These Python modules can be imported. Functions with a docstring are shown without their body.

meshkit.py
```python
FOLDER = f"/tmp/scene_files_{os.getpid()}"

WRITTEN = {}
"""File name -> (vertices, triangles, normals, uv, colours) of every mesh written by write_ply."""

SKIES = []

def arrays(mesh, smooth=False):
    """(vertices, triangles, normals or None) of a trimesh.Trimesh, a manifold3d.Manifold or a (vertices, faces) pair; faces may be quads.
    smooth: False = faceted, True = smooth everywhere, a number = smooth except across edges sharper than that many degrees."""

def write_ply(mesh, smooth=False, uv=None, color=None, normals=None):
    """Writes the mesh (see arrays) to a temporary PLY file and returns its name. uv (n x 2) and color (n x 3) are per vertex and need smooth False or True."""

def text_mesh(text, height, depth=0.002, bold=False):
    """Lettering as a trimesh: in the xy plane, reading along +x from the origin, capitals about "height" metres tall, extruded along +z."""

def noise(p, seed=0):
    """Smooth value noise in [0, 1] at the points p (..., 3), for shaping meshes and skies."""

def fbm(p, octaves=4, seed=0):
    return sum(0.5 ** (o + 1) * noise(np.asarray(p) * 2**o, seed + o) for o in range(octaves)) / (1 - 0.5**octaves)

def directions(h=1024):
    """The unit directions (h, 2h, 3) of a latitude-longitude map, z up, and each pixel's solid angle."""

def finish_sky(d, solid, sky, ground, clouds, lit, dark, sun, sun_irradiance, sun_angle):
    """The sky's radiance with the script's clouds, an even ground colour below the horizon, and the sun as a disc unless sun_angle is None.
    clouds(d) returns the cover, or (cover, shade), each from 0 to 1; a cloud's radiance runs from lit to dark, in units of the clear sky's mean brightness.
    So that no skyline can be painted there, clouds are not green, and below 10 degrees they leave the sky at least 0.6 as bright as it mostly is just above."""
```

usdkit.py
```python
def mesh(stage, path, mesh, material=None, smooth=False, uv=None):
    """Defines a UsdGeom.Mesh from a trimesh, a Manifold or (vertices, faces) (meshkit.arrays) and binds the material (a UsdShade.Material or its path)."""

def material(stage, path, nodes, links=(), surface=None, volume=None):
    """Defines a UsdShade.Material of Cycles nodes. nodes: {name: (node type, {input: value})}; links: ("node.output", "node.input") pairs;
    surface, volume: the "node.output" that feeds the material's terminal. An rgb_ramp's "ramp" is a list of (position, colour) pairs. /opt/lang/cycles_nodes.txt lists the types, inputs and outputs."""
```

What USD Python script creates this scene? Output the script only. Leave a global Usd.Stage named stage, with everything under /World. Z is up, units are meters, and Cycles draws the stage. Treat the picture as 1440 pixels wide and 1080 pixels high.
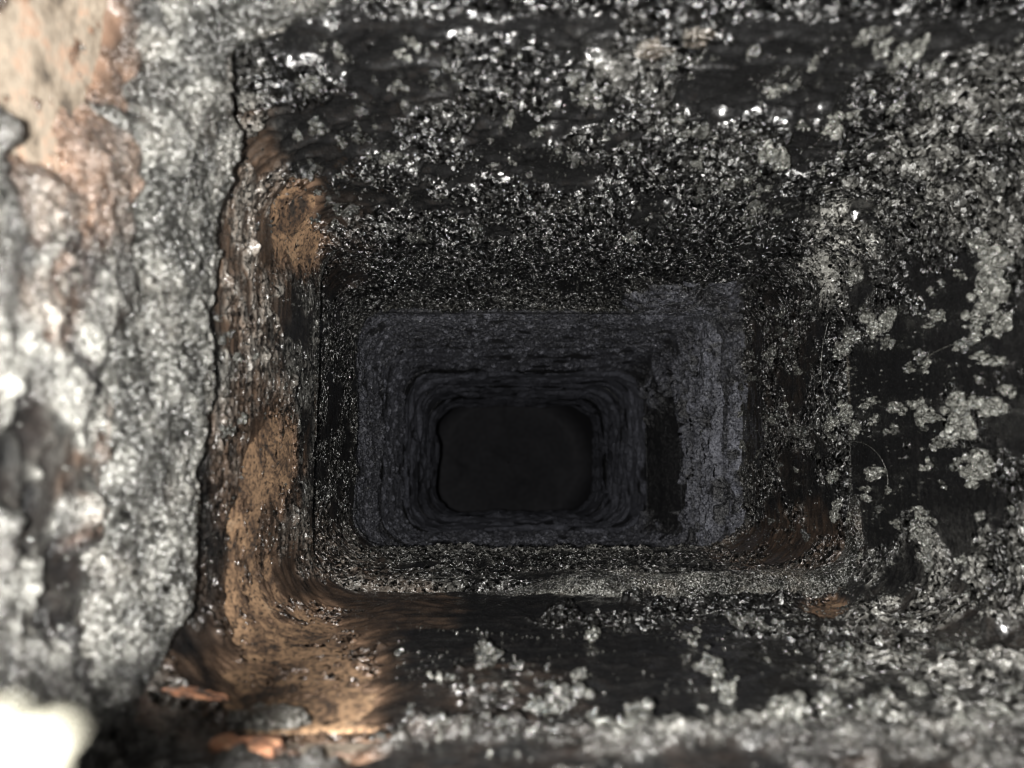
import math, numpy as np, trimesh, usdkit, meshkit
from pxr import Usd, UsdGeom, UsdLux, UsdShade, Sdf, Gf, Vt
from scipy.spatial import cKDTree

stage = Usd.Stage.CreateInMemory()
UsdGeom.SetStageUpAxis(stage, "Z")
UsdGeom.SetStageMetersPerUnit(stage, 1.0)
UsdGeom.Xform.Define(stage, "/World")
UsdGeom.Scope.Define(stage, "/World/Looks")

# ------------------------------------------------------------------ camera and lamp
ZC = 3.2                                   # the lens is this far above the floor of the chimney; the flue runs along z
F = 1130.0                                 # focal length in photograph pixels (1440 wide)
PITCH, YAW = math.atan(124 / F), math.atan(21 / F)
def rot_x(a): return np.array([[1, 0, 0], [0, math.cos(a), -math.sin(a)], [0, math.sin(a), math.cos(a)]])
def rot_y(a): return np.array([[math.cos(a), 0, math.sin(a)], [0, 1, 0], [-math.sin(a), 0, math.cos(a)]])
R = rot_y(-YAW) @ rot_x(PITCH)             # camera axes -> world axes
cam = UsdGeom.Camera.Define(stage, "/World/camera")
M = np.eye(4); M[:3, :3] = R.T; M[3, :3] = (0, 0, ZC)
cam.AddTransformOp().Set(Gf.Matrix4d(M.tolist()))
cam.CreateFocalLengthAttr(4.15)
cam.CreateHorizontalApertureAttr(4.15 * 1440 / F)
cam.CreateVerticalApertureAttr(4.15 * 1080 / F)
cam.CreateFStopAttr(1.5)
cam.CreateFocusDistanceAttr(0.55)
cam.CreateClippingRangeAttr((0.01, 100.0))
cam.CreateExposureAttr(0.0)

FLASH_AT = (-0.014, -0.002, ZC + 0.006)
flash = UsdLux.DiskLight.Define(stage, "/World/phone_flash")      # the small lamp beside the lens
flash.CreateRadiusAttr(0.0035)
flash.CreateIntensityAttr(82000.0)
flash.CreateColorAttr(Gf.Vec3f(1.0, 0.98, 0.94))
flash.AddTranslateOp().Set(FLASH_AT)
flash.AddRotateXYZOp().Set(Gf.Vec3f(3, 0, 0))

# ------------------------------------------------------------------ helpers
made = {}
def free(path):
    n = made.get(path, -1) + 1
    made[path] = n
    return path if n == 0 else f"{path}_{n:03d}"
def keys(prim, **k):
    for a, b in k.items():
        if b: prim.SetCustomDataByKey(a, b)
    return prim
def thing(name, label, category, at=(0, 0, 0), group=None):
    x = UsdGeom.Xform.Define(stage, free("/World/" + name))
    x.AddTranslateOp().Set(Gf.Vec3d(*map(float, at)))
    keys(x.GetPrim(), label=label, category=category, group=group)
    return x, np.array(at, float)
def part(name, v, f, mat, parent, smooth=True, label=None, kind=None, attrs=None):
    """one Mesh prim under parent = (prim, origin) ; v in world metres"""
    x, o = parent
    used = np.zeros(len(v), bool); used[np.asarray(f).ravel()] = True
    if not used.all():                                   # leave out points that no face uses
        f = (np.cumsum(used) - 1)[f]; v = np.asarray(v)[used]; attrs = {a: np.asarray(b)[used] for a, b in (attrs or {}).items()}
    path = free(f"{x.GetPath()}/{name}")
    m = usdkit.mesh(stage, path, (np.asarray(v) - o, f), mat, smooth)
    for a, val in (attrs or {}).items():
        val = np.asarray(val, np.float32)
        api = UsdGeom.PrimvarsAPI(m)
        if val.ndim == 1: api.CreatePrimvar(a, Sdf.ValueTypeNames.FloatArray, "vertex").Set(Vt.FloatArray.FromNumpy(val))
        else: api.CreatePrimvar(a, Sdf.ValueTypeNames.Color3fArray, "vertex").Set(Vt.Vec3fArray.FromNumpy(val))
    keys(m.GetPrim(), label=label, kind=kind)
    return m, o
def single(name, v, f, mat, label, category, smooth=True, attrs=None, kind=None, group=None):
    c = np.asarray(v).mean(0)
    m, _ = part(name, v, f, mat, (UsdGeom.Xform.Get(stage, "/World"), np.zeros(3)), smooth, label, kind, attrs)
    keys(m.GetPrim(), category=category, group=group)
    return m

def nz(p, scale, seed=0, octaves=1):
    p = np.asarray(p) * np.asarray(scale)
    return meshkit.noise(p, seed) if octaves == 1 else meshkit.fbm(p, octaves, seed)
def sstep(x, a, b):
    t = np.clip((x - a) / (b - a), 0, 1)
    return t * t * (3 - 2 * t)
def project(p):
    """world points -> photograph pixels (used only to find where on the wall a mark of the photograph lies)"""
    c = (np.asarray(p) - (0, 0, ZC)) @ R
    w = np.maximum(-c[..., 2], 1e-3)
    return 720 + F * c[..., 0] / w, 540 - F * c[..., 1] / w
def ray(px, py):
    c = np.array([(px - 720) / F, -(py - 540) / F, -1.0])
    d = R @ c
    return d / -d[2]                       # unit depth

# ------------------------------------------------------------------ the flue: rounded rectangular liner sections
A, B, RC = 0.165, 0.1115, 0.034
#            d0     d1     cx     cy     a          b          
SECTIONS = [(-0.05, 0.232, 0.053, 0.038, A, B),
            (0.240, 0.488, 0.053, 0.038, A, B),
            (0.496, 0.698, 0.0440, 0.0395, A + 0.0030, B - 0.004),
            (0.706, 0.905, 0.038, 0.029, A + 0.004, B + 0.003),
            (0.906, 1.110, 0.038, 0.029, A + 0.0039, B + 0.003),
            (1.111, 1.320, 0.038, 0.029, A + 0.0038, B + 0.003),
            (1.321, 1.520, 0.038, 0.029, A + 0.0037, B + 0.003),
            (1.521, 1.720, 0.038, 0.029, A + 0.0036, B + 0.003)]
def loop(n, cx, cy, a, b, r=RC):
    r = {A + 0.004: .038, A + 0.0039: .041, A + 0.0038: .046, A + 0.0037: .051, A + 0.0036: .056}.get(a, r)     # the deep ones are caked rounder
    """n points round the inside, even along the length, with inward normals; starts mid right, runs counter-clockwise"""
    s = [(2 * b - 2 * r), (math.pi / 2 * r), (2 * a - 2 * r), (math.pi / 2 * r)] * 2
    P = sum(s); u = np.arange(n) / n * P
    x, y, nx, ny = (np.zeros(n) for _ in range(4))
    start = 0
    for k, L in enumerate(s):
        on = (u >= start - 1e-12) & (u < start + L - 1e-12) if k < 7 else (u >= start - 1e-12)
        t = u[on] - start
        side, corner = k // 2, k % 2
        if not corner:
            dirs = [(0, 1), (-1, 0), (0, -1), (1, 0)][side]
            p0 = [(a, -b + r), (a - r, b), (-a, b - r), (-a + r, -b)][side]
            x[on], y[on] = p0[0] + dirs[0] * t, p0[1] + dirs[1] * t
            nx[on], ny[on] = [(-1, 0), (0, -1), (1, 0), (0, 1)][side]
        else:
            c0 = [(a - r, b - r), (-a + r, b - r), (-a + r, -b + r), (a - r, -b + r)][side]
            th = side * math.pi / 2 + t / r
            x[on], y[on] = c0[0] + r * np.cos(th), c0[1] + r * np.sin(th)
            nx[on], ny[on] = -np.cos(th), -np.sin(th)
        start += L
    return x + cx, y + cy, nx, ny, P
def grid_faces(nu, nv, wrap_v=False):
    i = np.arange(nu); j = np.arange(nv if wrap_v else nv - 1)
    I, J = np.meshgrid(i, j)
    a = (J * nu + I).ravel(); b = (J * nu + (I + 1) % nu).ravel()
    J2 = (J + 1) % nv
    c = (J2 * nu + (I + 1) % nu).ravel(); d = (J2 * nu + I).ravel()
    return np.vstack([np.stack([a, b, c], 1), np.stack([a, c, d], 1)])
def hit(px, py):
    """where the line of sight meets the liner wall: (position, inward normal, section number)"""
    d = ray(px, py)
    for k, (d0, d1, cx, cy, a, b) in enumerate(SECTIONS):
        ds = np.linspace(d0 - 0.008, d1, 400); ds = ds[ds > 0.05]
        q = np.abs(np.stack([d[0] * ds - cx, d[1] * ds - cy], 1)) - (a - RC, b - RC)
        sd = np.linalg.norm(np.maximum(q, 0), axis=1) + np.minimum(q.max(1), 0) - RC
        out = np.nonzero(sd > 0)[0]
        if len(out):
            t = ds[out[0]]
            x, y, nx, ny, _ = loop(720, cx, cy, a, b)
            i = np.argmin((x - d[0] * t) ** 2 + (y - d[1] * t) ** 2)
            return np.array([x[i], y[i], ZC - t]), np.array([nx[i], ny[i], 0.0]), k
    return None

# ------------------------------------------------------------------ materials
def crust_material(name, tar, ash, brown, facet=0.55, scale=900.0, rough=(0.16, 0.5), spec=0.5, bump=0.35, island=False):
    """black creosote with a grey ash film and brown smears; small crystal faces that catch the flash"""
    n = {"geo": ("geometry", {}),
         "ash": ("attribute", {"attribute": "ash"}), "rust": ("attribute", {"attribute": "rust"}),
         "n1": ("noise_texture", {"scale": 420.0, "detail": 4.0, "roughness": 0.65}),
         "n2": ("noise_texture", {"scale": 1700.0, "detail": 2.0, "roughness": 0.6}),
         "n3": ("noise_texture", {"scale": 90.0, "detail": 4.0, "roughness": 0.6}),
         "sum": ("math", {"math_type": "multiply_add", "value2": 1.1, "value3": -0.55}),
         "cover": ("math", {"math_type": "add", "use_clamp": True}),
         "cover2": ("math", {"math_type": "multiply", "use_clamp": True}),
         "c1": ("mix_color", {"blend_type": "mix", "a": tar, "b": ash}),
         "rn": ("math", {"math_type": "multiply_add", "value2": 1.2, "value3": -0.6}),
         "rc": ("math", {"math_type": "add", "use_clamp": True}),
         "rc2": ("math", {"math_type": "multiply", "use_clamp": True}),
         "c2": ("mix_color", {"blend_type": "mix", "b": brown}),
         "vor": ("voronoi_texture", {"scale": scale, "feature": "f1"}),
         "vor2": ("voronoi_texture", {"scale": scale * 2.3, "feature": "f1"}),
         "vm": ("vector_math", {"math_type": "subtract", "vector2": (0.5, 0.5, 0.5)}),
         "vm2": ("vector_math", {"math_type": "subtract", "vector2": (0.5, 0.5, 0.5)}),
         "grit": ("attribute", {"attribute": "grit"}), "g1": ("math", {"math_type": "multiply", "value2": facet * 1.6}), "g2": ("math", {"math_type": "multiply", "value2": facet}),
         "vs": ("vector_math", {"math_type": "scale"}),
         "vs2": ("vector_math", {"math_type": "scale"}),
         "va": ("vector_math", {"math_type": "add"}), "vb": ("vector_math", {"math_type": "add"}),
         "vn": ("vector_math", {"math_type": "normalize"}),
         "bmp": ("bump", {"strength": bump, "distance": 0.0012}),
         "rr": ("map_range", {"from_min": 0.3, "from_max": 0.7, "to_min": rough[0], "to_max": rough[1], "clamp": True}),
         "p": ("principled_bsdf", {"specular_ior_level": spec})}
    l = [("geo.position", f"{t}.vector") for t in ("n1", "n2", "n3", "vor", "vor2")]
    l += [("grit.fac", "g1.value1"), ("grit.fac", "g2.value1"), ("g1.value", "vs.scale"), ("g2.value", "vs2.scale"), ("grit.fac", "bmp.strength")]
    l += [("n1.fac", "sum.value1"), ("sum.value", "cover.value1"), ("ash.fac", "cover.value2"),
          ("cover.value", "cover2.value1"), ("ash.fac", "cover2.value2"), ("cover2.value", "c1.fac"),
          ("n3.fac", "rn.value1"), ("rn.value", "rc.value1"), ("rust.fac", "rc.value2"), ("rc.value", "rc2.value1"), ("rust.fac", "rc2.value2"),
          ("c1.result", "c2.a"), ("rc2.value", "c2.fac"), ("c2.result", "p.base_color"),
          ("vor.color", "vm.vector1"), ("vor2.color", "vm2.vector1"), ("vm.vector", "vs.vector1"), ("vm2.vector", "vs2.vector1"),
          ("n2.fac", "bmp.height"), ("bmp.normal", "va.vector1"), ("vs.vector", "va.vector2"), ("va.vector", "vb.vector1"), ("vs2.vector", "vb.vector2"),
          ("vb.vector", "vn.vector1"), ("vn.vector", "p.normal"), ("n1.fac", "rr.value"), ("rr.result", "p.roughness")]
    if island:                                            # each crystal of a clump has its own tone
        n["ir"] = ("map_range", {"from_min": 0.0, "from_max": 1.0, "to_min": 0.3, "to_max": 1.6})
        n["im"] = ("math", {"math_type": "multiply", "use_clamp": True})
        l = [x for x in l if x[1] not in ("cover.value2", "cover2.value2")] + [("geo.random_per_island", "ir.value"), ("ir.result", "im.value1"), ("ash.fac", "im.value2"), ("im.value", "cover.value2"), ("im.value", "cover2.value2")]
    return usdkit.material(stage, "/World/Looks/" + name, n, l, surface="p.BSDF")
TAR = (0.0035, 0.0035, 0.0036)
M_CRUST = crust_material("glazed_creosote", TAR, (0.15, 0.147, 0.135), (0.075, 0.048, 0.032), facet=1.5, scale=460.0, rough=(0.11, 0.36), spec=0.8)
M_NEAR = crust_material("flaking_creosote", TAR, (0.115, 0.113, 0.103), (0.10, 0.062, 0.042), facet=0.9, scale=1300.0, rough=(0.15, 0.42), spec=0.6)
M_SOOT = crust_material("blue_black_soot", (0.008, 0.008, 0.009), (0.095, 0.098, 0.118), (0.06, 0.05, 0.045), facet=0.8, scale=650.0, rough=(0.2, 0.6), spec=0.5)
M_ASH = crust_material("grey_ash_mortar", (0.008, 0.008, 0.007), (0.076, 0.075, 0.068), (0.15, 0.10, 0.065), facet=1.15, scale=1150.0, rough=(0.14, 0.36), spec=0.9)
M_CLUMP = crust_material("crystal_creosote", (0.012, 0.012, 0.011), (0.60, 0.60, 0.54), (0.12, 0.08, 0.05), facet=0.8, scale=700.0, rough=(0.06, 0.22), spec=1.0, bump=0.5, island=True)
def plain(name, nodes, links): return usdkit.material(stage, "/World/Looks/" + name, nodes, links, surface="p.BSDF")
M_CLAY = plain("fired_clay", {"geo": ("geometry", {}), "mp": ("mapping", {"scale": (1.0, 1.0, 0.6)}), "sp": ("rgb_ramp", {"ramp": [(0.40, (0.12, 0.11, 0.10)), (0.50, (1.0, 1.0, 1.0))]}), "mu": ("mix_color", {"blend_type": "multiply", "fac": 1.0}), "n": ("noise_texture", {"scale": 55.0, "detail": 12.0, "roughness": 0.8, "distortion": 0.5}), "f": ("noise_texture", {"scale": 500.0, "detail": 5.0, "roughness": 0.7}),
     "r": ("rgb_ramp", {"ramp": [(0.40, (0.02, 0.014, 0.010)), (0.455, (0.065, 0.037, 0.021)), (0.51, (0.155, 0.096, 0.055)), (0.57, (0.225, 0.138, 0.078)), (0.66, (0.22, 0.165, 0.11))]}),
     "b": ("bump", {"strength": 0.5, "distance": 0.0008}), "p": ("principled_bsdf", {"roughness": 0.75, "specular_ior_level": 0.3})},
    [("geo.position", "mp.vector"), ("mp.vector", "n.vector"), ("mp.vector", "f.vector"), ("n.fac", "r.fac"), ("r.color", "mu.a"), ("f.fac", "sp.fac"), ("sp.color", "mu.b"), ("mu.result", "p.base_color"), ("f.fac", "b.height"), ("b.normal", "p.normal")])
M_DUSTY = plain("dusty_clay", {"geo": ("geometry", {}), "n": ("noise_texture", {"scale": 70.0, "detail": 9.0, "roughness": 0.75}), "f": ("noise_texture", {"scale": 400.0, "detail": 3.0}),
     "r": ("rgb_ramp", {"ramp": [(0.38, (0.03, 0.024, 0.018)), (0.45, (0.10, 0.08, 0.06)), (0.53, (0.140, 0.118, 0.092)), (0.6, (0.165, 0.105, 0.072)), (0.7, (0.15, 0.132, 0.105))]}),
     "b": ("bump", {"strength": 0.6, "distance": 0.001}), "p": ("principled_bsdf", {"roughness": 0.6, "specular_ior_level": 0.4})},
    [("geo.position", "n.vector"), ("geo.position", "f.vector"), ("n.fac", "r.fac"), ("r.color", "p.base_color"), ("f.fac", "b.height"), ("b.normal", "p.normal")])
M_SHARD = plain("orange_clay", {"geo": ("geometry", {}), "n": ("noise_texture", {"scale": 220.0, "detail": 8.0, "roughness": 0.75}), 
     "r": ("rgb_ramp", {"ramp": [(0.40, (0.03, 0.02, 0.015)), (0.46, (0.10, 0.05, 0.03)), (0.53, (0.24, 0.10, 0.05)), (0.62, (0.26, 0.15, 0.085))]}),
     "b": ("bump", {"strength": 0.5, "distance": 0.001}), "p": ("principled_bsdf", {"roughness": 0.8})},
    [("geo.position", "n.vector"), ("n.fac", "r.fac"), ("r.color", "p.base_color"), ("n.fac", "b.height"), ("b.normal", "p.normal")])
M_PALE = plain("pale_mortar", {"geo": ("geometry", {}), "n": ("noise_texture", {"scale": 120.0, "detail": 5.0}),
     "r": ("rgb_ramp", {"ramp": [(0.3, (0.010, 0.0096, 0.0075)), (0.7, (0.024, 0.023, 0.0185))]}),
     "b": ("bump", {"strength": 0.5, "distance": 0.001}), "p": ("principled_bsdf", {"roughness": 0.9, "specular_ior_level": 0.05})},
    [("geo.position", "n.vector"), ("n.fac", "r.fac"), ("r.color", "p.base_color"), ("n.fac", "b.height"), ("b.normal", "p.normal")])
M_BLACK = plain("dull_soot", {"geo": ("geometry", {}), "n": ("noise_texture", {"scale": 60.0, "detail": 8.0}),
     "r": ("rgb_ramp", {"ramp": [(0.38, (0.040, 0.040, 0.046)), (0.62, (0.052, 0.052, 0.060))]}), "p": ("principled_bsdf", {"roughness": 0.8})},
    [("geo.position", "n.vector"), ("n.fac", "r.fac"), ("r.color", "p.base_color")])

# ------------------------------------------------------------------ marks of the photograph that lie on the walls
def marks(px, py, wx, wy, table):
    """strongest of soft ellipses (cx, cy, rx, ry, degrees, strength), edges made ragged by the warp"""
    out = np.zeros_like(px)
    X, Y = px + wx, py + wy
    for cx, cy, rx, ry, rot, s in table:
        c, sn = math.cos(math.radians(rot)), math.sin(math.radians(rot))
        a, b = ((X - cx) * c + (Y - cy) * sn) / rx, (-(X - cx) * sn + (Y - cy) * c) / ry
        r = np.sqrt(a * a + b * b)
        out = np.maximum(out, s * (1 - sstep(r, 0.75, 1.25)))
    return out
BARE = [(412, 315, 34, 62, 0, 1), (378, 650, 34, 62, 10, 1), (360, 880, 36, 110, -8, .85), (420, 960, 100, 100, 0, 1), (462, 1005, 64, 80, 0, 1), (345, 760, 20, 60, 0, .8),
        (1165, 862, 36, 11, 0, .9), (60, 70, 90, 110, 0, 1), (30, 190, 60, 60, 0, 1), (120, 20, 40, 60, 0, 1), (300, 150, 12, 30, 0, .7)]
RUST = [(340, 330, 60, 200, 0, .55), (350, 640, 70, 150, 0, .5), (420, 900, 150, 180, 0, .45), (90, 180, 130, 170, 0, .6), (150, 720, 70, 80, 0, .6), (40, 420, 60, 60, 0, .5), (120, 620, 40, 50, 0, .5), (1090, 560, 60, 200, 0, .14),
        (200, 960, 120, 60, 40, .5), (1130, 760, 60, 60, 0, .4), (1350, 900, 150, 80, 0, .15), (620, 1000, 200, 50, 0, .2), (560, 860, 90, 40, 0, .4), (470, 330, 60, 80, 0, .25), (1100, 780, 120, 40, 0, .45)]
ASH = [(340, 320, 70, 260, 0, .65), (330, 560, 50, 120, 0, .4), (420, 620, 50, 260, 0, .3), (440, 800, 60, 100, 0, .3), (1190, 330, 60, 100, 10, .75), (1400, 220, 170, 150, 20, .48), (1390, 890, 230, 160, -25, .6),
       (1240, 830, 60, 60, 0, .4), (30, 500, 90, 240, 0, .75), (50, 760, 100, 170, 0, .75), (180, 1000, 120, 60, 0, .3), (900, 60, 110, 50, 25, .3), (610, 110, 60, 40, 10, .2), (1320, 50, 140, 40, 0, .25), (1130, 640, 50, 150, 0, .22), (1150, 1050, 300, 30, 0, .3),
       (1312, 740, 16, 60, -12, .85), (1190, 930, 140, 60, 0, .25)]
GRIT = [(1400, 210, 220, 150, 10, .75), (1390, 890, 230, 140, -20, .6), (820, 290, 360, 60, 0, .38), (1190, 330, 80, 110, 0, .6), (620, 130, 90, 90, 0, .3), (850, 80, 120, 80, 0, .3), (1150, 1065, 400, 30, 0, .25), (900, 400, 500, 60, 0, .4), (1120, 870, 90, 40, 0, .5), (420, 930, 90, 90, 0, .5), (1290, 900, 100, 110, 0, .4)]
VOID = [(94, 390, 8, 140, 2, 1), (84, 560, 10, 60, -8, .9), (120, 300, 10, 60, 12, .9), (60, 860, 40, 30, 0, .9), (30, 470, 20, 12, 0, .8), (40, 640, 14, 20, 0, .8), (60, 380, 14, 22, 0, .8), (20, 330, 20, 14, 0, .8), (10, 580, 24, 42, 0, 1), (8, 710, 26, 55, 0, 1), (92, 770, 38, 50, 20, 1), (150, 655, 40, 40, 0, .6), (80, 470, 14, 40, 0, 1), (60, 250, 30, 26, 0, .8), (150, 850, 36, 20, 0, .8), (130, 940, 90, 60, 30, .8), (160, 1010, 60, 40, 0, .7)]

WALLS = {}
def make_section(k, name, label, nu, nv, mat, cfg):
    d0, d1, cx, cy, a, b = SECTIONS[k]
    x, y, nx, ny, P = loop(nu, cx, cy, a, b)
    T = thing(name, label, "flue liner", (cx, cy, ZC - d1), None)
    # --- fired clay tube: inside rows, rounded lips, outside rows
    mu, th, lip = 240, 0.017, 0.003
    bx, by, bnx, bny, _ = loop(mu, cx, cy, a, b)
    e0 = d0; d0 = d0 + (.008 if k >= 3 else 0)
    prof = [(d, 0.0) for d in np.linspace(d0 + lip, d1 - lip, 40)] + [(d1 - lip * .3, lip * .3), (d1, lip), (d1, th - lip), (d1 - lip, th), (d0 + lip, th), (d0, th - lip), (d0, lip), (d0 + lip * .3, lip * .3)]
    D = np.array([p[0] for p in prof])[:, None]; O = np.array([p[1] for p in prof])[:, None]
    V = np.stack([bx - bnx * O, by - bny * O, np.broadcast_to(ZC - D, (len(prof), mu))], -1).reshape(-1, 3)
    V[:, :2] += (nz(V, 40, 3 + k, 3)[:, None] - 0.5) * 0.0012 * np.tile(np.stack([bnx, bny], 1), (len(prof), 1))
    part("clay_tube", V, grid_faces(mu, len(prof), True)[:, ::-1], M_DUSTY if k == 0 else M_CLAY if k < 3 else M_SOOT, T, attrs={"ash": np.full(len(V), .3), "rust": np.zeros(len(V)), "grit": np.ones(len(V))})
    d0 = e0
    # --- creosote crust: a height field over the inside
    dd = np.linspace(d0 + 0.0005, d1 - 0.0005, nv)
    X = np.tile(x, nv); Y = np.tile(y, nv); Dp = np.repeat(dd, nu)
    NX, NY = np.tile(nx, nv), np.tile(ny, nv)
    P0 = np.stack([X, Y, ZC - Dp], 1); N = np.stack([NX, NY, 0 * NX], 1)
    wrap = 7 if k < 3 else 0
    for j in range(wrap):                                # the first rows run over the upper lip of the tube
        o = 0.011 * (1 - j / wrap) ** 1.0; m_ = slice(j * nu, (j + 1) * nu)
        P0[m_, 0] -= nx * o; P0[m_, 1] -= ny * o; P0[m_, 2] = ZC - d0
        g_ = math.cos(j / wrap * math.pi / 2) if j > wrap - 4 else 1.0
        N[m_] = np.stack([nx * math.sqrt(1 - g_ * g_), ny * math.sqrt(1 - g_ * g_), 0 * nx + g_], 1)
    px, py = project(P0)
    u = np.tile(np.arange(nu) / nu * P, nv)
    cyl = np.stack([np.cos(u / P * 2 * math.pi) * P / 6.28, np.sin(u / P * 2 * math.pi) * P / 6.28, Dp], 1)   # noise that runs round the flue
    wpix = F / np.maximum(Dp, 0.1)                       # pixels per metre there
    wx = (nz(P0, 55, 11, 4) - .5) * 0.022 * wpix; wy = (nz(P0, 55, 12, 4) - .5) * 0.022 * wpix
    side = {"l": np.maximum(NX, 0), "r": np.maximum(-NX, 0), "t": np.maximum(-NY, 0), "b": np.maximum(NY, 0)}
    w = {s: side[s] ** 2 for s in side}
    mixw = lambda c: sum(w[s] * c[s] for s in "lrtb")
    big, mid, fine = nz(P0, 22, 21 + k, 3), nz(P0, 90, 31 + k, 4), nz(P0, 380, 41 + k, 3)
    streak = nz(cyl * (1, 1, 4.5), 60, 51 + k, 4)
    cover = mixw(cfg["cover"]) + (marks(px, py, wx, wy, GRIT) if cfg.get("bare", True) else 0)
    pat = nz(P0 * (1, 1, .6), 36, 81 + k, 5)
    patch = sstep(pat, .64 - .30 * cover, .69 - .30 * cover)
    grit = (.04 + .96 * patch) * mixw(cfg.get("gritw", S(1, 1, 1, 1)))
    body = .12 + .88 * patch
    h = mixw(cfg["base"]) + patch * mixw(cfg["step"]) + mixw(cfg["amp"]) * (big - .5) * 1.6 + mixw(cfg["mid"]) * (mid - .45) * body + mixw(cfg["fine"]) * (fine - .5) * body + mixw(cfg["streak"]) * (streak - .5)
    h = h + mixw(cfg["ridge"]) * (1 - np.abs(2 * nz(P0, 48, 61 + k, 3) - 1)) ** 6
    rng = np.random.default_rng(100 + k)
    for dens, r0, r1, sides in cfg["domes"]:            # rounded bubbles and grains fused into the crust
        n = int(dens)
        s_ = rng.integers(0, nu * nv, n)
        keep = rng.random(n) < np.clip(sum(w[s][s_] * v for s, v in sides.items()), 0, 1) * sstep(mid[s_], .38, .6) * patch[s_]
        s_ = s_[keep]; r = r0 + (r1 - r0) * rng.random(len(s_)) ** 2
        if not len(s_): continue
        dist, j = cKDTree(P0[s_]).query(P0, distance_upper_bound=r1 * 1.2)
        ok = np.isfinite(dist)
        rj = r[j[ok]]
        h[ok] += np.sqrt(np.maximum(1 - (dist[ok] / rj) ** 2, 0)) * rj * 0.8
    if k >= 3: grit = np.maximum(grit, .7 * mixw(cfg.get("gritw", S(1, 1, 1, 1))))
    h = np.maximum(h, .0007 + .0004 * fine)
    bare = marks(px, py, wx, wy, BARE) if cfg.get("bare", True) else 0 * h
    bsoft = marks(px, py, wx, wy, [(c[0], c[1], c[2] * 1.35, c[3] * 1.3, c[4], c[5]) for c in BARE]) if cfg.get("bare", True) else bare; bare = bare * sstep(streak * .2 + mid * .35 + fine * .45 + bare * .15, .50, .63)
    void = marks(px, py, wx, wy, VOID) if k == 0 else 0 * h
    if cfg.get("extra"): h = cfg["extra"](h, locals())
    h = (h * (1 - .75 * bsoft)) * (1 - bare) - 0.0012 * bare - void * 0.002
    h = np.where(d1 - Dp < 0.004, h * sstep(d1 - Dp, -0.002, 0.004), h)
    if k == 3: h = np.where(Dp - d0 < .007, .003 + (h - .003) * sstep(Dp - d0, -.0005, .007), h)
    grit[:wrap * nu] = 1.0
    for j in range(wrap): h[j * nu:(j + 1) * nu] = np.clip(h[j * nu:(j + 1) * nu], 0.0006, 0.0035)
    ash = np.clip(mixw(cfg["ash"]) * (.25 + .75 * patch) + (marks(px, py, wx, wy, ASH) * (.2 + .8 * sstep(mid * .6 + streak * .4, .40, .56)) * (.3 + .7 * patch) if cfg.get("bare", True) else 0), 0, 1)
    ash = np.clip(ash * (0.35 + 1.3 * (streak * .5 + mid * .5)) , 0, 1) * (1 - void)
    if "ash_shade" in cfg: ash = cfg["ash_shade"](ash, locals())
    if k < 3: ash = np.clip(ash + .2 * patch * sstep(nz(P0, 28, 95 + k, 4), .5, .66) * (w["t"] + w["b"] + .6 * w["r"]), 0, 1)
    if k == 2: ash = np.clip(ash + .34 * sstep(Dp + .05 * (mid - .5), .60, .70) * (.4 + .6 * patch), 0, 1)   # the soot thickens down the flue
    rust = np.clip(mixw(cfg["rust"]) + (marks(px, py, wx, wy, RUST) if cfg.get("bare", True) else 0), 0, 1) * (0.3 + 1.2 * streak)
    rust = np.clip(np.maximum(rust, bsoft * (.35 + 1.1 * mid)), 0, 1); ash = ash * (1 - .7 * bsoft)
    V = P0 + N * h[:, None]
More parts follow.
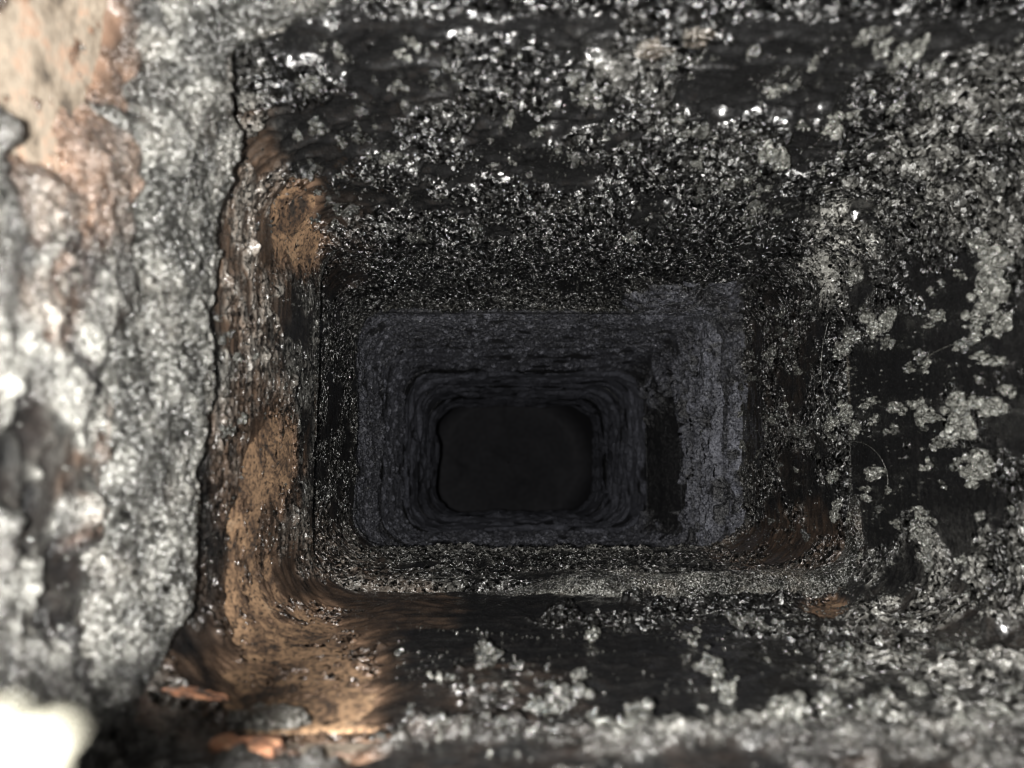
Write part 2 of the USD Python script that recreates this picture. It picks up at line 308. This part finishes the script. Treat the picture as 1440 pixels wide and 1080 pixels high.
    f = grid_faces(nu, nv)[:, ::-1]
    f = f[(h[f] > -0.0012).any(1)]
    part("creosote_crust", V, f, mat, T, attrs={"ash": ash, "rust": rust, "grit": grit})
    WALLS[k] = (T, V, cKDTree(V[::2]), V[::2], N[::2], project(V[::2]))
    return T

Z = dict(l=0, r=0, t=0, b=0)
def S(l, r, t, b): return dict(l=l, r=r, t=t, b=b)
make_section(0, "flue_liner", "nearest flue liner section, blotchy grey and beige, cut by the left edge of the picture", 640, 170, M_NEAR,
    dict(cover=S(0.75, 0.6, 0.6, 0.6), step=S(0.002, 0.001, 0.001, 0.002), base=S(.003, .002, .003, .003), amp=S(.006, .003, .004, .005), mid=S(.006, .002, .003, .006), fine=S(.0016, .001, .001, .002), streak=S(.002, 0, 0, .001), ridge=S(.002, 0, 0, .002),
         domes=[(16000, .001, .0038, S(.6, .3, .3, .8))], ash=S(.45, .2, .2, .25), rust=S(.12, .05, .05, .15)))
# second liner
make_section(1, "flue_liner", "second flue liner section, orange clay in its lower left corner, pale lumps on its right", 980, 230, M_CRUST,
    dict(gritw=S(.5, 1, 1, 1), cover=S(.85, .28, .36, .14), step=S(0.0005, 0.001, 0.0025, 0.0015), base=S(.0018, .002, .003, .003), amp=S(.002, .004, .005, .005), mid=S(.002, .004, .007, .005), fine=S(.0006, .0012, .0022, .0018), streak=S(.0016, .0012, .0008, .0012), ridge=S(.0, .0, .004, .001),
         domes=[(1600, .004, .008, S(0, .15, .6, .3)), (14000, .0012, .004, S(.04, .25, .7, .5)), (20000, .0008, .002, S(.12, .3, .5, .3))], ash=S(.14, .07, .03, .07), rust=S(.12, .02, .0, .05)))
def ext3(h, L):
    return h
make_section(2, "flue_liner", "third flue liner section, black sparkling crust above and a brown streaked right wall", 900, 190, M_CRUST,
    dict(cover=S(0.7, 0.6, 0.55, 0.75), step=S(0.0005, 0.001, 0.0015, 0.001), base=S(.002, .002, .003, .003), amp=S(.002, .003, .003, .003), mid=S(.002, .003, .004, .004), fine=S(.001, .0014, .0022, .002), streak=S(.0015, .0015, .0005, .0008), ridge=S(0, .001, .001, .001),
         domes=[(9000, .0015, .0035, S(.2, .4, .9, .6)), (9000, .001, .002, S(.4, .3, .6, .6))], ash=S(.05, .05, .02, .25), rust=S(.08, .04, .0, .05)))
HOLES = [(892, 500, 24, 38, -15, 1), (880, 520, 16, 30, 0, 1), (868, 640, 22, 80, 0, 1), (905, 610, 20, 70, 0, 1), (935, 660, 20, 80, 0, 1), (965, 640, 14, 100, -4, 1), (915, 710, 40, 30, 0, 1), (955, 735, 20, 20, 0, 1), (935, 480, 8, 26, -20, .9), (1000, 600, 5, 110, -4, .9), (960, 450, 30, 5, 40, .9), (915, 425, 4, 22, -10, .9), (1012, 720, 8, 30, 10, .8)]  # hollows in the crust; their shadow is painted in as black
def cracks(P, scale, wide=.07, seed=85):
    q = P + .02 * (nz(P, 45, seed, 3)[:, None] - .5)
    return 1 - sstep(np.abs(2 * nz(q, scale, seed + 1, 3) - 1), wide * .4, wide)
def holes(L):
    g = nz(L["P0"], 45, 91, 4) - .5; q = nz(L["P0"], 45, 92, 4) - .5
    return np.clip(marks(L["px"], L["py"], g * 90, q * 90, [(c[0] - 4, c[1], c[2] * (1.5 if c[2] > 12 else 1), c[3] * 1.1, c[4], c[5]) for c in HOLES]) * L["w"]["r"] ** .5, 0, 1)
def ext4(h, L):
    r, Dp, P0 = L["w"]["r"], L["Dp"], L["P0"]
    q = P0 + .03 * (nz(P0, 30, 76, 3)[:, None] - .5)
    wav = (1 - np.abs(2 * nz(q, (20, 11, 42), 77, 3) - 1)) ** 2      # upright folds
    lay = sstep(nz(q, (18, 10, 30), 79, 4), .46, .50)                 # layers broken off
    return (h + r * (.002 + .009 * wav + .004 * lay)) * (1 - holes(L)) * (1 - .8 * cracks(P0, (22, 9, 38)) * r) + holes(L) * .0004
def ash4(ash, L): return ash * (1 - holes(L)) * (1 - .9 * cracks(L["P0"], (22, 9, 38)) * L["w"]["r"])  # ash cut to black in the holes: shade put into the colour
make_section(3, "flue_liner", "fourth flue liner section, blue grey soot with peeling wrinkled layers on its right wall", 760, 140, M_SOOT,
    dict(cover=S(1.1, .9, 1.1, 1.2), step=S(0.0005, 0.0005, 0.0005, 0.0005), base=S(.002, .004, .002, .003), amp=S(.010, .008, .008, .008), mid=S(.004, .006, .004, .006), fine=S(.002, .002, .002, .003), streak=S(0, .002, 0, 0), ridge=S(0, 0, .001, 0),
         domes=[(5000, .0015, .004, S(.5, .4, .5, .7))], ash=S(.62, .7, .6, .6), rust=Z, bare=False, extra=ext4, ash_shade=ash4))
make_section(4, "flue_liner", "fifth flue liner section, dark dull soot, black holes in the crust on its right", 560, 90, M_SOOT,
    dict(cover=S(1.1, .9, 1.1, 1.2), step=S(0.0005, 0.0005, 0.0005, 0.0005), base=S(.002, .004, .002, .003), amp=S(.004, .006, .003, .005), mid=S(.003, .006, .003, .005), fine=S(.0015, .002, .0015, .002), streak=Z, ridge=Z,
         domes=[(3000, .002, .005, S(.5, .5, .5, .8))], ash=S(.85, .7, .8, .8), rust=Z, bare=False, extra=ext4, ash_shade=ash4))
DEEP = dict(gritw=S(.5, .5, .5, .5), cover=S(1.1, 1, 1.1, 1.2), step=S(.001, .001, .001, .001), base=S(.002, .002, .002, .002), amp=S(.016, .016, .013, .014), mid=S(.003, .003, .002, .003), fine=S(.001, .001, .001, .001), streak=Z, ridge=Z,
         domes=[], ash=S(.95, .9, .9, .95), rust=Z, bare=False)
make_section(5, "flue_liner", "sixth flue liner section, blurred into the dark beyond the holed crust", 420, 64, M_SOOT, DEEP)
make_section(6, "flue_liner", "seventh flue liner section, nearly lost in the dark", 360, 56, M_SOOT, DEEP)
make_section(7, "flue_liner", "deepest flue liner section, round the black opening", 360, 56, M_SOOT, DEEP)

# ------------------------------------------------------------------ mortar joints
def joint(name, label, k, nu, ns, width, height, mat, ash, rust, seed, dmid=None, shape=None, rough=1.0, dpush=None, power=5, sink=0.0):
    """a bead of mortar round the flue; width, height, dmid: functions of (weights of the walls, pixels)"""
    cx, cy, a, b = SECTIONS[k][2:]
    x, y, nx, ny, P = loop(nu, cx, cy, a, b)
    wl = S(np.maximum(nx, 0) ** 2, np.maximum(-nx, 0) ** 2, np.maximum(-ny, 0) ** 2, np.maximum(ny, 0) ** 2)
    per = lambda c: sum(wl[s] * c[s] for s in "lrtb")
    W, H, C = per(width), per(height), per(dmid)
    t = np.linspace(-1, 1, ns)[:, None]
    if shape: H = H * shape(x, y); 
    q = np.stack([x, y, 0 * x], 1)
    rag0, rag1 = ((nz(q, 30, seed, 5) - .5) * 1.1 + (nz(q, 12, seed + 8, 2) - .5) * .8) * W * rough, ((nz(q, 55, seed + 1, 5) - .5) * .9 + (nz(q, 14, seed + 9, 2) - .5) * .6) * W * rough
    if dpush: C = C + dpush(x, y)
    d = C + t * W + np.where(t < 0, rag0 * -t, rag1 * t)
    P0 = np.stack(np.broadcast_arrays(x[None], y[None], ZC - d), -1).reshape(-1, 3)
    N = np.tile(np.stack([nx, ny, 0 * nx], 1), (ns, 1))
    prof = (np.maximum(1 - np.abs(t) ** power, 0)) * H
    hh = prof.ravel() * (0.55 + .9 * nz(P0, 50, seed + 2, 3)) + ((nz(P0, 130, seed + 3, 4) - .5) * .005 * sstep(prof.ravel(), 0, .004) + (nz(P0, 420, seed + 4, 3) - .5) * .002) * rough
    ck = cracks(P0, (16, 16, 26), .10) if sink else 0 * hh
    pit = sstep(nz(P0, 170, seed + 12, 3), .60, .68) * (rough >= 1)
    hh = hh - .007 * ck - .003 * pit * sstep(prof.ravel(), 0, .004)
    if sink: hh = hh - sink * np.tile(1 - shape(x, y), ns)
    hh = np.where(np.repeat(np.abs(t.ravel()) > .999, nu), -.004, hh)
    V = P0 + N * hh[:, None]
    # a back face a little inside the wall closes the bead
    back = np.stack(np.broadcast_arrays(x[None] - nx * .006, y[None] - ny * .006, ZC - d[[-1, 0]]), -1).reshape(-1, 3)
    V = np.vstack([V, back])
    n = nz(V, 60, seed + 6, 4)
    A_ = np.tile(per(ash), ns + 2) * (.45 + 1.1 * n) * (1 - .9 * np.concatenate([np.maximum(ck, .8 * pit), np.zeros(2 * nu)])); R_ = np.tile(per(rust), ns + 2) * sstep(nz(V, 35, seed + 7, 3), .4, .65); A_ = A_ * (.35 + .65 * sstep(nz(V, 70, seed + 8, 5), .40, .54))
    FF = grid_faces(nu, ns + 2, True)[:, ::-1]
    if sink: FF = FF[(np.tile(shape(x, y), ns + 2)[FF] > .002).any(1)]
    single(name, V, FF, mat, label, name.split("_")[1] if name == "creosote_sheet" else "mortar", attrs={"ash": np.clip(A_, 0, 1), "rust": np.clip(R_, 0, 1), "grit": np.full(len(V), 1.0)})
joint("mortar_joint", "thick grey glittering band of crusted mortar down the left side of the flue", 1, 800, 90, S(.038, .02, .018, .018), S(.012, .005, .009, .007), M_ASH,
      S(1., .6, .9, .4), S(.15, .1, .4, .2), 200, S(.259, .215, .208, .176), dpush=lambda x, y: np.where(y > .1, .026 * np.exp(-((x + .072) / .026) ** 2), 0), power=3, shape=lambda x, y: 1 + 1.3 * np.exp(-((x + .098) ** 2 + (y - .136) ** 2) / .028 ** 2))
joint("mortar_joint", "smooth pale grey mortar ledge along the bottom between second and third liner sections", 1, 900, 40, S(.006, .012, .006, .019), S(.002, .006, .003, .0135), M_ASH,
      S(.15, .5, .1, .75), S(.3, .3, 0, .3), 220, S(.490, .487, .491, .488), lambda x, y: np.where(y < .02, .15 + .85 * sstep(x, -.01, .07), np.where(x > .15, .2, 1.0)) * np.where(x > .2, .15 + .85 * sstep(-y, -.01, .045), 1.0), .28)
joint("mortar_joint", "thin dark mortar joint round the blue grey fourth liner section", 2, 700, 24, S(.004, .018, .006, .005), S(.002, .012, .004, .003), M_SOOT,
      S(.4, .8, .5, .5), Z, 240, S(.701, .701, .701, .701))

win = lambda x, y: sstep(x, .085, .125) * sstep(y, .03, .085)
joint("creosote_sheet", "puffed blue grey soot sheet curling over the upper right corner of the third liner section", 2, 900, 110, S(.03, .028, .055, .02), S(.004, .013, .013, .004), M_SOOT,
      S(.5, .55, .62, .5), Z, 260, S(.69, .692, .650, .69), win, 1.0, power=4, sink=.006)

# ------------------------------------------------------------------ smoke chamber below the flue
def chamber():
    n = 128
    t = np.arange(n) / n * 2 * math.pi
    prof = [(1.723, .20, .155), (1.723, .26, .22), (1.9, .33, .28), (2.7, .34, .29), (2.9, .31, .27)] + [(2.95 - .12 * (1 - q) ** 1.5, .3 * q, .26 * q) for q in (.9, .8, .7, .6, .5, .4, .3, .2, .1, .01)]
    V = np.vstack([np.stack([.041 + a * np.cos(t), .03 + b * np.sin(t), 0 * t + ZC - d], 1) for d, a, b in prof])
    deep = sstep(ZC - V[:, 2], 2.0, 2.6)[:, None]
    V += (np.stack([nz(V, 11, q, 5) for q in (1, 2, 3)], 1) - .5) * (.01 + .04 * deep)
    single("smoke_chamber", V, grid_faces(n, len(prof))[:, ::-1], M_BLACK, None, None, kind="structure")
chamber()

# ------------------------------------------------------------------ clumps of creosote crystals
def popcorn(seed, lumps, sub):
    rng = np.random.default_rng(seed)
    vs, fs, n, pts = [], [], 0, []
    for i in range(lumps):
        m = trimesh.creation.icosphere(sub, 1.0)
        r = rng.uniform(.16, .6) / lumps ** .22 * 1.1 if i else .42
        v = m.vertices.copy()
        v *= (1 + .55 * (nz(v * 1.7 + seed * 3.1 + i * 7.7, 1.0, seed, 2) - .5) + .25 * (rng.random(len(v)) - .5))[:, None]
        o = rng.normal(size=3); o /= np.linalg.norm(o); o[2] = abs(o[2]) * .8
        if i: o = pts[rng.integers(len(pts))] * rng.uniform(.6, 1.1) + o * rng.uniform(.4, .75)
        pts.append(o if i else 0 * o)
        v = v * r * rng.uniform(.8, 1.2, 3) + (o if i else 0)
        vs.append(v); fs.append(m.faces + n); n += len(v)
    return np.vstack(vs), np.vstack(fs)
BIG = [popcorn(s, 20, 1) for s in range(12)]
MED = [popcorn(50 + s, 10, 1) for s in range(12)]
SMALL = [popcorn(90 + s, 1, 1) for s in range(10)]
def frame(n):
    t = np.array([0, 0, 1.0]); b = np.cross(n, t)
    return np.stack([b, t, n], 1)              # columns
rng = np.random.default_rng(5)
def lump(protos, pos, n, size, stretch=(1, 1, 1)):
    v, f = protos[rng.integers(len(protos))]
    a = rng.uniform(0, 6.283); c, s = math.cos(a), math.sin(a)
    q = v @ np.array([[c, s, 0], [-s, c, 0], [0, 0, 1]])
    q = q * np.array(stretch) * size
    return q @ frame(n).T + pos, f
def surface_at(px, py, prefer=None):
    """nearest crust point seen at that place"""
    got = hit(px, py)
    if got is None: return None
    p, n, k = got
    if k not in WALLS: return None
    T, V, tree, Vs, Ns, _ = WALLS[k]
    _, i = tree.query(p + n * .003)
    return Vs[i], Ns[i], k
# (x, y, radius in photograph pixels, ash, stretch along the wall's two directions)
CLUMPS = [(1420,365,30,1),(1430,412,30,1),(1404,398,18,.9),(1428,448,16,.9),(1400,350,14,.9),(1080,185,30,.9),(1065,215,14,.7),(1180,145,24,1),(1098,112,14,1),(1010,155,22,.5),(1130,152,11,.9),(1272,45,30,.9),(1232,45,18,.8),(1252,125,18,.8),(1140,68,13,.8),(1225,14,18,.7),(1290,70,14,.7),
 (720,140,16,.6),(830,98,16,.7),(812,88,12,.6),(560,100,16,.6),(575,125,14,.6),(605,108,10,.6),(640,170,10,.5),(560,52,14,.8),(580,40,12,.7),(484,45,14,.7),(430,80,12,.5),(440,155,16,.4),(410,170,10,.6),(500,172,14,.4),(540,205,16,.6),(560,205,12,.6),
 (660,165,9,.4),(690,175,9,.5),(745,230,8,.4),(800,270,9,.4),(895,85,10,.5),(940,60,12,.5),(955,145,12,.6),(1000,210,14,.4),(1050,215,12,.5),(930,215,10,.4),(880,175,9,.4),(985,195,8,.4),(1075,280,14,.4),(1095,285,10,.5),(1030,265,8,.4),(1180,200,9,.5),(1315,160,12,.8),(1360,130,9,.6),
 (1270,440,24,.8),(1215,472,18,.6),(1262,484,11,.5),(1232,440,9,.4),(1335,440,14,.9),(1322,455,8,.6),(1390,447,22,1),(1362,482,9,.9),(1425,510,18,.9),(1430,545,12,.9),(1292,522,8,.9),(1318,508,8,.8),(1306,500,10,.3),
 (1236,568,14,.9),(1240,590,9,.8),(1270,570,18,.7),(1205,583,11,.9),(1220,600,11,.8),(1265,605,9,.5),(1178,595,11,.8),(1196,592,8,.7),(1304,568,10,.9),(1325,588,15,.9),(1185,615,8,.6),(1308,605,9,.3),(1380,600,34,.9),(1395,640,22,.7),(1385,668,20,.9),(1352,625,12,.6),(1422,572,22,.9),(1333,624,12,.6),(1412,650,14,.8),
 (1245,668,20,.8),(1232,690,9,.7),(1200,672,11,.7),(1195,708,12,.8),(1183,707,7,.6),(1250,715,7,.4),(1232,705,9,.6),(1272,742,8,.8),(1100,500,12,.4),(1090,495,9,.5),(1122,480,10,.3),(1112,440,8,.4),(1098,590,9,.6),(1115,570,7,.8),(1142,610,12,.3),(1310,720,14,.8),(1318,760,16,.7),(1325,790,14,.6),
 (690,958,26,.6),(668,962,14,.5),(725,965,12,.4),(720,990,9,.7),(640,975,8,.6),(780,1010,28,.55),(755,1020,16,.6),(812,978,15,.5),(825,1022,16,.4),(685,1005,12,.2),(682,1030,10,.8),(1010,972,24,.6),(1022,1002,20,.7),(1040,902,16,.4),(1078,904,20,.4),(1100,905,10,.4),(1166,948,16,.6),(1188,944,12,.7),(1172,968,20,.5),(1196,965,12,.5),
 (900,1050,20,.5),(885,1070,16,.6),(930,1068,14,.6),(980,1060,12,.8),(1050,1045,12,.4),(1105,1060,30,.7),(1135,1035,20,.6),(1180,1030,30,.7),(1225,1030,26,.6),(1165,1008,14,.5),(1250,1005,14,.7),(1275,1055,16,.9),(1290,1070,14,.9),(1365,1025,16,.9),(1330,1000,12,.8),(1365,1065,18,.9),(1415,1045,18,.8),(1420,1000,16,.6),(1300,960,12,.6),(1330,930,12,.7),(1290,945,9,.7),(1380,960,12,.6),
 (615,1060,14,.7),(600,1050,10,.6),(655,1070,14,.6),(700,1060,14,.5),(740,1065,10,.5),(840,1060,14,.5),(860,1035,10,.5),(570,1020,9,.4),(530,1050,8,.4),
 (300,480,10,.5),(320,505,9,.8),(312,470,7,.5),(345,500,7,.8),(300,600,12,.5),(325,595,10,.6),(295,445,8,.7)]
ATT = lambda v, a, r=0.0: {"ash": np.clip(a * (.75 + .5 * nz(v, 200, 9, 2)), 0, 1), "rust": np.full(len(v), r)}
count = {}
rc = np.random.default_rng(12)
for x0, x1, y0, y1, n_, r0, r1, a0, a1 in [(420, 1130, 40, 320, 120, 6, 15, .1, .7), (1150, 1440, 30, 330, 26, 6, 15, .3, .9), (1190, 1440, 380, 800, 24, 6, 14, .4, 1), (560, 1430, 890, 1075, 34, 7, 18, .3, .9), (1040, 1150, 400, 760, 20, 5, 10, .2, .6)]:
    for _ in range(n_):
        CLUMPS.append((rc.uniform(x0, x1), rc.uniform(y0, y1), r0 + (r1 - r0) * rc.random() ** 2.2, rc.uniform(a0, a1)))
for cx_, cy_, r_, a_ in CLUMPS:
    g = surface_at(cx_, cy_)
    if g is None: continue
    p, n, k = g
    size = r_ * (ZC - p[2]) / F * (1.2 if n[0] < -.7 else 1.05)
    v, f = lump(BIG if r_ >= 11 else MED, p + n * size * .3, n, size * 1.0, (rc.uniform(.6, 1.2), rc.uniform(.8, 1.7), .9))
    part("creosote_clump", v, f, M_CLUMP, WALLS[k][0], smooth=False)
    prim = stage.GetPrimAtPath(f"{WALLS[k][0][0].GetPath()}/creosote_clump" + (f"_{made[str(WALLS[k][0][0].GetPath()) + '/creosote_clump']:03d}" if made[str(WALLS[k][0][0].GetPath()) + '/creosote_clump'] else ""))
    api = UsdGeom.PrimvarsAPI(prim)
    api.CreatePrimvar("ash", Sdf.ValueTypeNames.FloatArray, "constant").Set(Vt.FloatArray([float(min(1, a_ * (1.3 if n[0] < -.7 else 1.1)))]))
    api.CreatePrimvar("rust", Sdf.ValueTypeNames.FloatArray, "constant").Set(Vt.FloatArray([0.0]))
    api.CreatePrimvar("grit", Sdf.ValueTypeNames.FloatArray, "constant").Set(Vt.FloatArray([1.0]))

# small grains, too many to count: joined into one part per liner section
def grains(k, regions, seed):
    rg = np.random.default_rng(seed)
    T, V, tree, Vs, Ns, (px, py) = WALLS[k]
    clus = nz(Vs, 70, seed, 3)
    vs, fs, n = [], [], 0
    asg = []
    for x0, y0, x1, y1, count_, r0, r1, a_ in regions:
        idx = np.nonzero((px > x0) & (px < x1) & (py > y0) & (py < y1))[0]
        if not len(idx): continue
        pick = rg.choice(idx, count_ * 3)
        pick = pick[rg.random(len(pick)) < sstep(clus[pick], .42, .62)][:count_]
        for i in pick:
            size = (r0 + (r1 - r0) * rg.random() ** 2) * (ZC - Vs[i][2]) / F
            v, f = lump(SMALL, Vs[i] + Ns[i] * size * .3, Ns[i], size, (1, 1.2, .9))
            vs.append(v); fs.append(f + n); n += len(v); asg.append(np.full(len(v), a_ * rg.uniform(.3, 1.2)))
    if vs:
        v = np.vstack(vs)
        part("creosote_grains", v, np.vstack(fs), M_CLUMP, T, smooth=False, kind="stuff", attrs={"ash": np.clip(np.concatenate(asg), 0, 1), "rust": np.zeros(len(v)), "grit": np.ones(len(v))})
grains(1, [(300, 30, 1250, 330, 1500, 2, 6, .35), (700, 200, 1200, 340, 700, 2, 5, .4), (1150, 0, 1440, 420, 500, 2, 5, .6), (1160, 380, 1440, 800, 260, 2, 6, .6), (1100, 780, 1440, 1080, 700, 2, 6, .6), (550, 880, 1200, 1080, 350, 2, 6, .5), (280, 380, 450, 800, 260, 2, 5, .5)], 71)
grains(2, [(480, 320, 1060, 450, 1300, 2, 5, .3), (1030, 340, 1180, 800, 300, 2, 5, .35), (500, 740, 1150, 850, 300, 2, 4, .4), (450, 350, 520, 800, 150, 2, 3, .4)], 72)
grains(3, [(480, 400, 1040, 820, 500, 1.5, 3, .4)], 73)
grains(0, [(0, 0, 1440, 1080, 500, 3, 8, .8)], 74)

# ------------------------------------------------------------------ loose pieces
def flake(name, label, cat, px, py, rx, ry, ang, thick, lift, tilt, mat, seed, attrs=None, depth=None, turn=None):
    """an irregular curled plate lying on the wall; rx, ry in metres along and across"""
    g = surface_at(px, py)
    p, n, k = g
    if depth: p = np.array([0, 0, ZC]) + ray(px, py) * depth
    nr, ns = 14, 72
    th = np.arange(ns) / ns * 2 * math.pi
    out = 1 + 1.3 * (nz(np.stack([np.cos(th), np.sin(th), 0 * th], 1) * 2.6 + seed, 1, seed, 5) - .5)
    rr = np.linspace(0, 1, nr) ** .8
    top = np.stack([rr[:, None] * np.cos(th) * out * rx, rr[:, None] * np.sin(th) * out * ry, 0 * rr[:, None] + 0 * th], -1).reshape(-1, 3)
    hgt = (nz(top + seed, 140, seed, 4) - .5) * thick * 1.3 + thick * np.repeat(np.sqrt(np.maximum(1 - rr ** 6, 0)), ns)
    curl = ((top[:, 0] / rx) ** 2 + (top[:, 1] / ry) ** 2) * thick * .25
    c, s_ = math.cos(ang), math.sin(ang)
    t = top.copy(); t[:, 2] = hgt + curl
    b = top.copy(); b[:, 2] = curl - thick * .2 + (nz(top, 90, seed + 1, 3) - .5) * thick * .5
    V = np.vstack([t, b])
    fr = frame(n)
    rt = np.array([[c, -s_, 0], [s_, c, 0], [0, 0, 1]])
    tl = trimesh.transformations.euler_matrix(tilt[0], tilt[1], 0)[:3, :3]
    V = (V @ rt.T @ tl.T) @ fr.T + p + n * lift
    f = grid_faces(ns, nr); nt = nr * ns
    rim = np.arange(ns) + (nr - 1) * ns; nx_ = (np.arange(ns) + 1) % ns + (nr - 1) * ns
    F_ = np.vstack([f, f[:, ::-1] + nt, np.stack([rim, rim + nt, nx_ + nt], 1), np.stack([rim, nx_ + nt, nx_], 1)])
    a = {q: np.full(len(V), w_) for q, w_ in {"grit": 1.0, **(attrs or {})}.items()}
    if "ash" in a: a["ash"] = np.clip(a["ash"] * (.4 + 1.1 * nz(V, 150, seed, 4)), 0, 1)
    single(name, V, F_, mat, label, cat, smooth=True, attrs=a or None)
flake("clay_shard", "small orange clay shard below the grey mortar band, lower left", "clay shard", 266, 1006, .010, .0028, -.75, .0012, .001, (.0, 0), M_SHARD, 3)
flake("clay_shard", "bright orange clay fragment cut by the bottom edge of the picture", "clay shard", 352, 1078, .009, .007, .3, .0022, .002, (.1, .1), M_SHARD, 4)
flake("crust_flake", "pale grey crust flake beside the bright orange clay fragment", "crust flake", 372, 1040, .011, .008, .2, .004, .003, (.1, 0), M_ASH, 5, {"ash": .9, "rust": .3})
flake("crust_flake", "brownish grey peeling flake at the top edge, right of the middle", "crust flake", 955, 22, .012, .006, -.5, .003, .0005, (.0, .0), M_ASH, 8, {"ash": .6, "rust": .3})
flake("crust_flake", "long narrow grey flake low on the right wall", "crust flake", 1314, 750, .005, .014, .2, .003, .001, (0, .1), M_ASH, 10, {"ash": 1, "rust": 0})

def chunk():
    tip = np.array([0, 0, ZC]) + ray(-135, 1150) * .042; root = np.array([-.125, -.088, ZC - .070])
    m = trimesh.creation.icosphere(5, 1.0); v = m.vertices.copy()
    ax = root - tip; L = np.linalg.norm(ax); ax /= L
    e1 = np.cross(ax, [0, 0, 1.0]); e1 /= np.linalg.norm(e1); e2 = np.cross(ax, e1)
    v = v * (1 + .3 * (nz(v, 1.6, 5, 4) - .5) + .15 * (nz(v, 9, 6, 3) - .5))[:, None]
    t = (v[:, 2] + 1) / 2
    w_ = .0085 + .03 * np.clip(t, 0, 1)
    q = tip + ax * (t * L * 1.0)[:, None] - ax * .008 + (e1 * v[:, :1] + e2 * v[:, 1:2]) * w_[:, None]
    single("mortar_lump", q, m.faces, M_PALE, "blurred glaring white mortar lump in the bottom left corner", "mortar lump")
chunk()
def fibre(pts, r, label, lift):
    q = np.array([(lambda g: g[0] + g[1] * lift)(surface_at(*p)) for p in pts])
    from scipy.interpolate import make_interp_spline
    t = np.linspace(0, 1, len(q)); q = make_interp_spline(t, q, k=min(3, len(q) - 1))(np.linspace(0, 1, 40))
    a = np.arange(6) / 6 * 6.283
    tan = np.gradient(q, axis=0); tan /= np.linalg.norm(tan, axis=1, keepdims=True)
    e1 = np.cross(tan, [.3, .5, .8]); e1 /= np.linalg.norm(e1, axis=1, keepdims=True); e2 = np.cross(tan, e1)
    V = (q[:, None] + r * (np.cos(a)[None, :, None] * e1[:, None] + np.sin(a)[None, :, None] * e2[:, None])).reshape(-1, 3)
    n = len(V); V = np.vstack([V, q[:1], q[-1:]])
    i = np.arange(6); j = (i + 1) % 6
    f = np.vstack([grid_faces(6, 40), np.stack([j, i, 0 * i + n], 1), np.stack([i + n - 6, j + n - 6, 0 * i + n + 1], 1)])
    single("fibre", V, f, M_ASH, label, "fibre", attrs={"ash": np.full(len(V), .55), "rust": np.zeros(len(V)), "grit": np.full(len(V), .5)})
fibre([(1436, 462), (1400, 470), (1350, 492), (1315, 512)], .0003, "thin pale fibre slanting across the right wall below the cluster of white lumps", .003)
fibre([(1172, 455), (1168, 500), (1172, 545), (1180, 588)], .00022, "thin pale upright fibre along the joint edge on the right wall", .002)
fibre([(1208, 620), (1238, 632), (1256, 655), (1258, 690)], .00022, "thin curved grey fibre arching over small pale lumps on the right", .002)
fibre([(1196, 974), (1215, 974), (1245, 982)], .00025, "short thin fibre beside the clump on the bottom wall", .003)

print("triangles", sum(len(UsdGeom.Mesh(p).GetFaceVertexCountsAttr().Get()) for p in stage.Traverse() if p.IsA(UsdGeom.Mesh)))
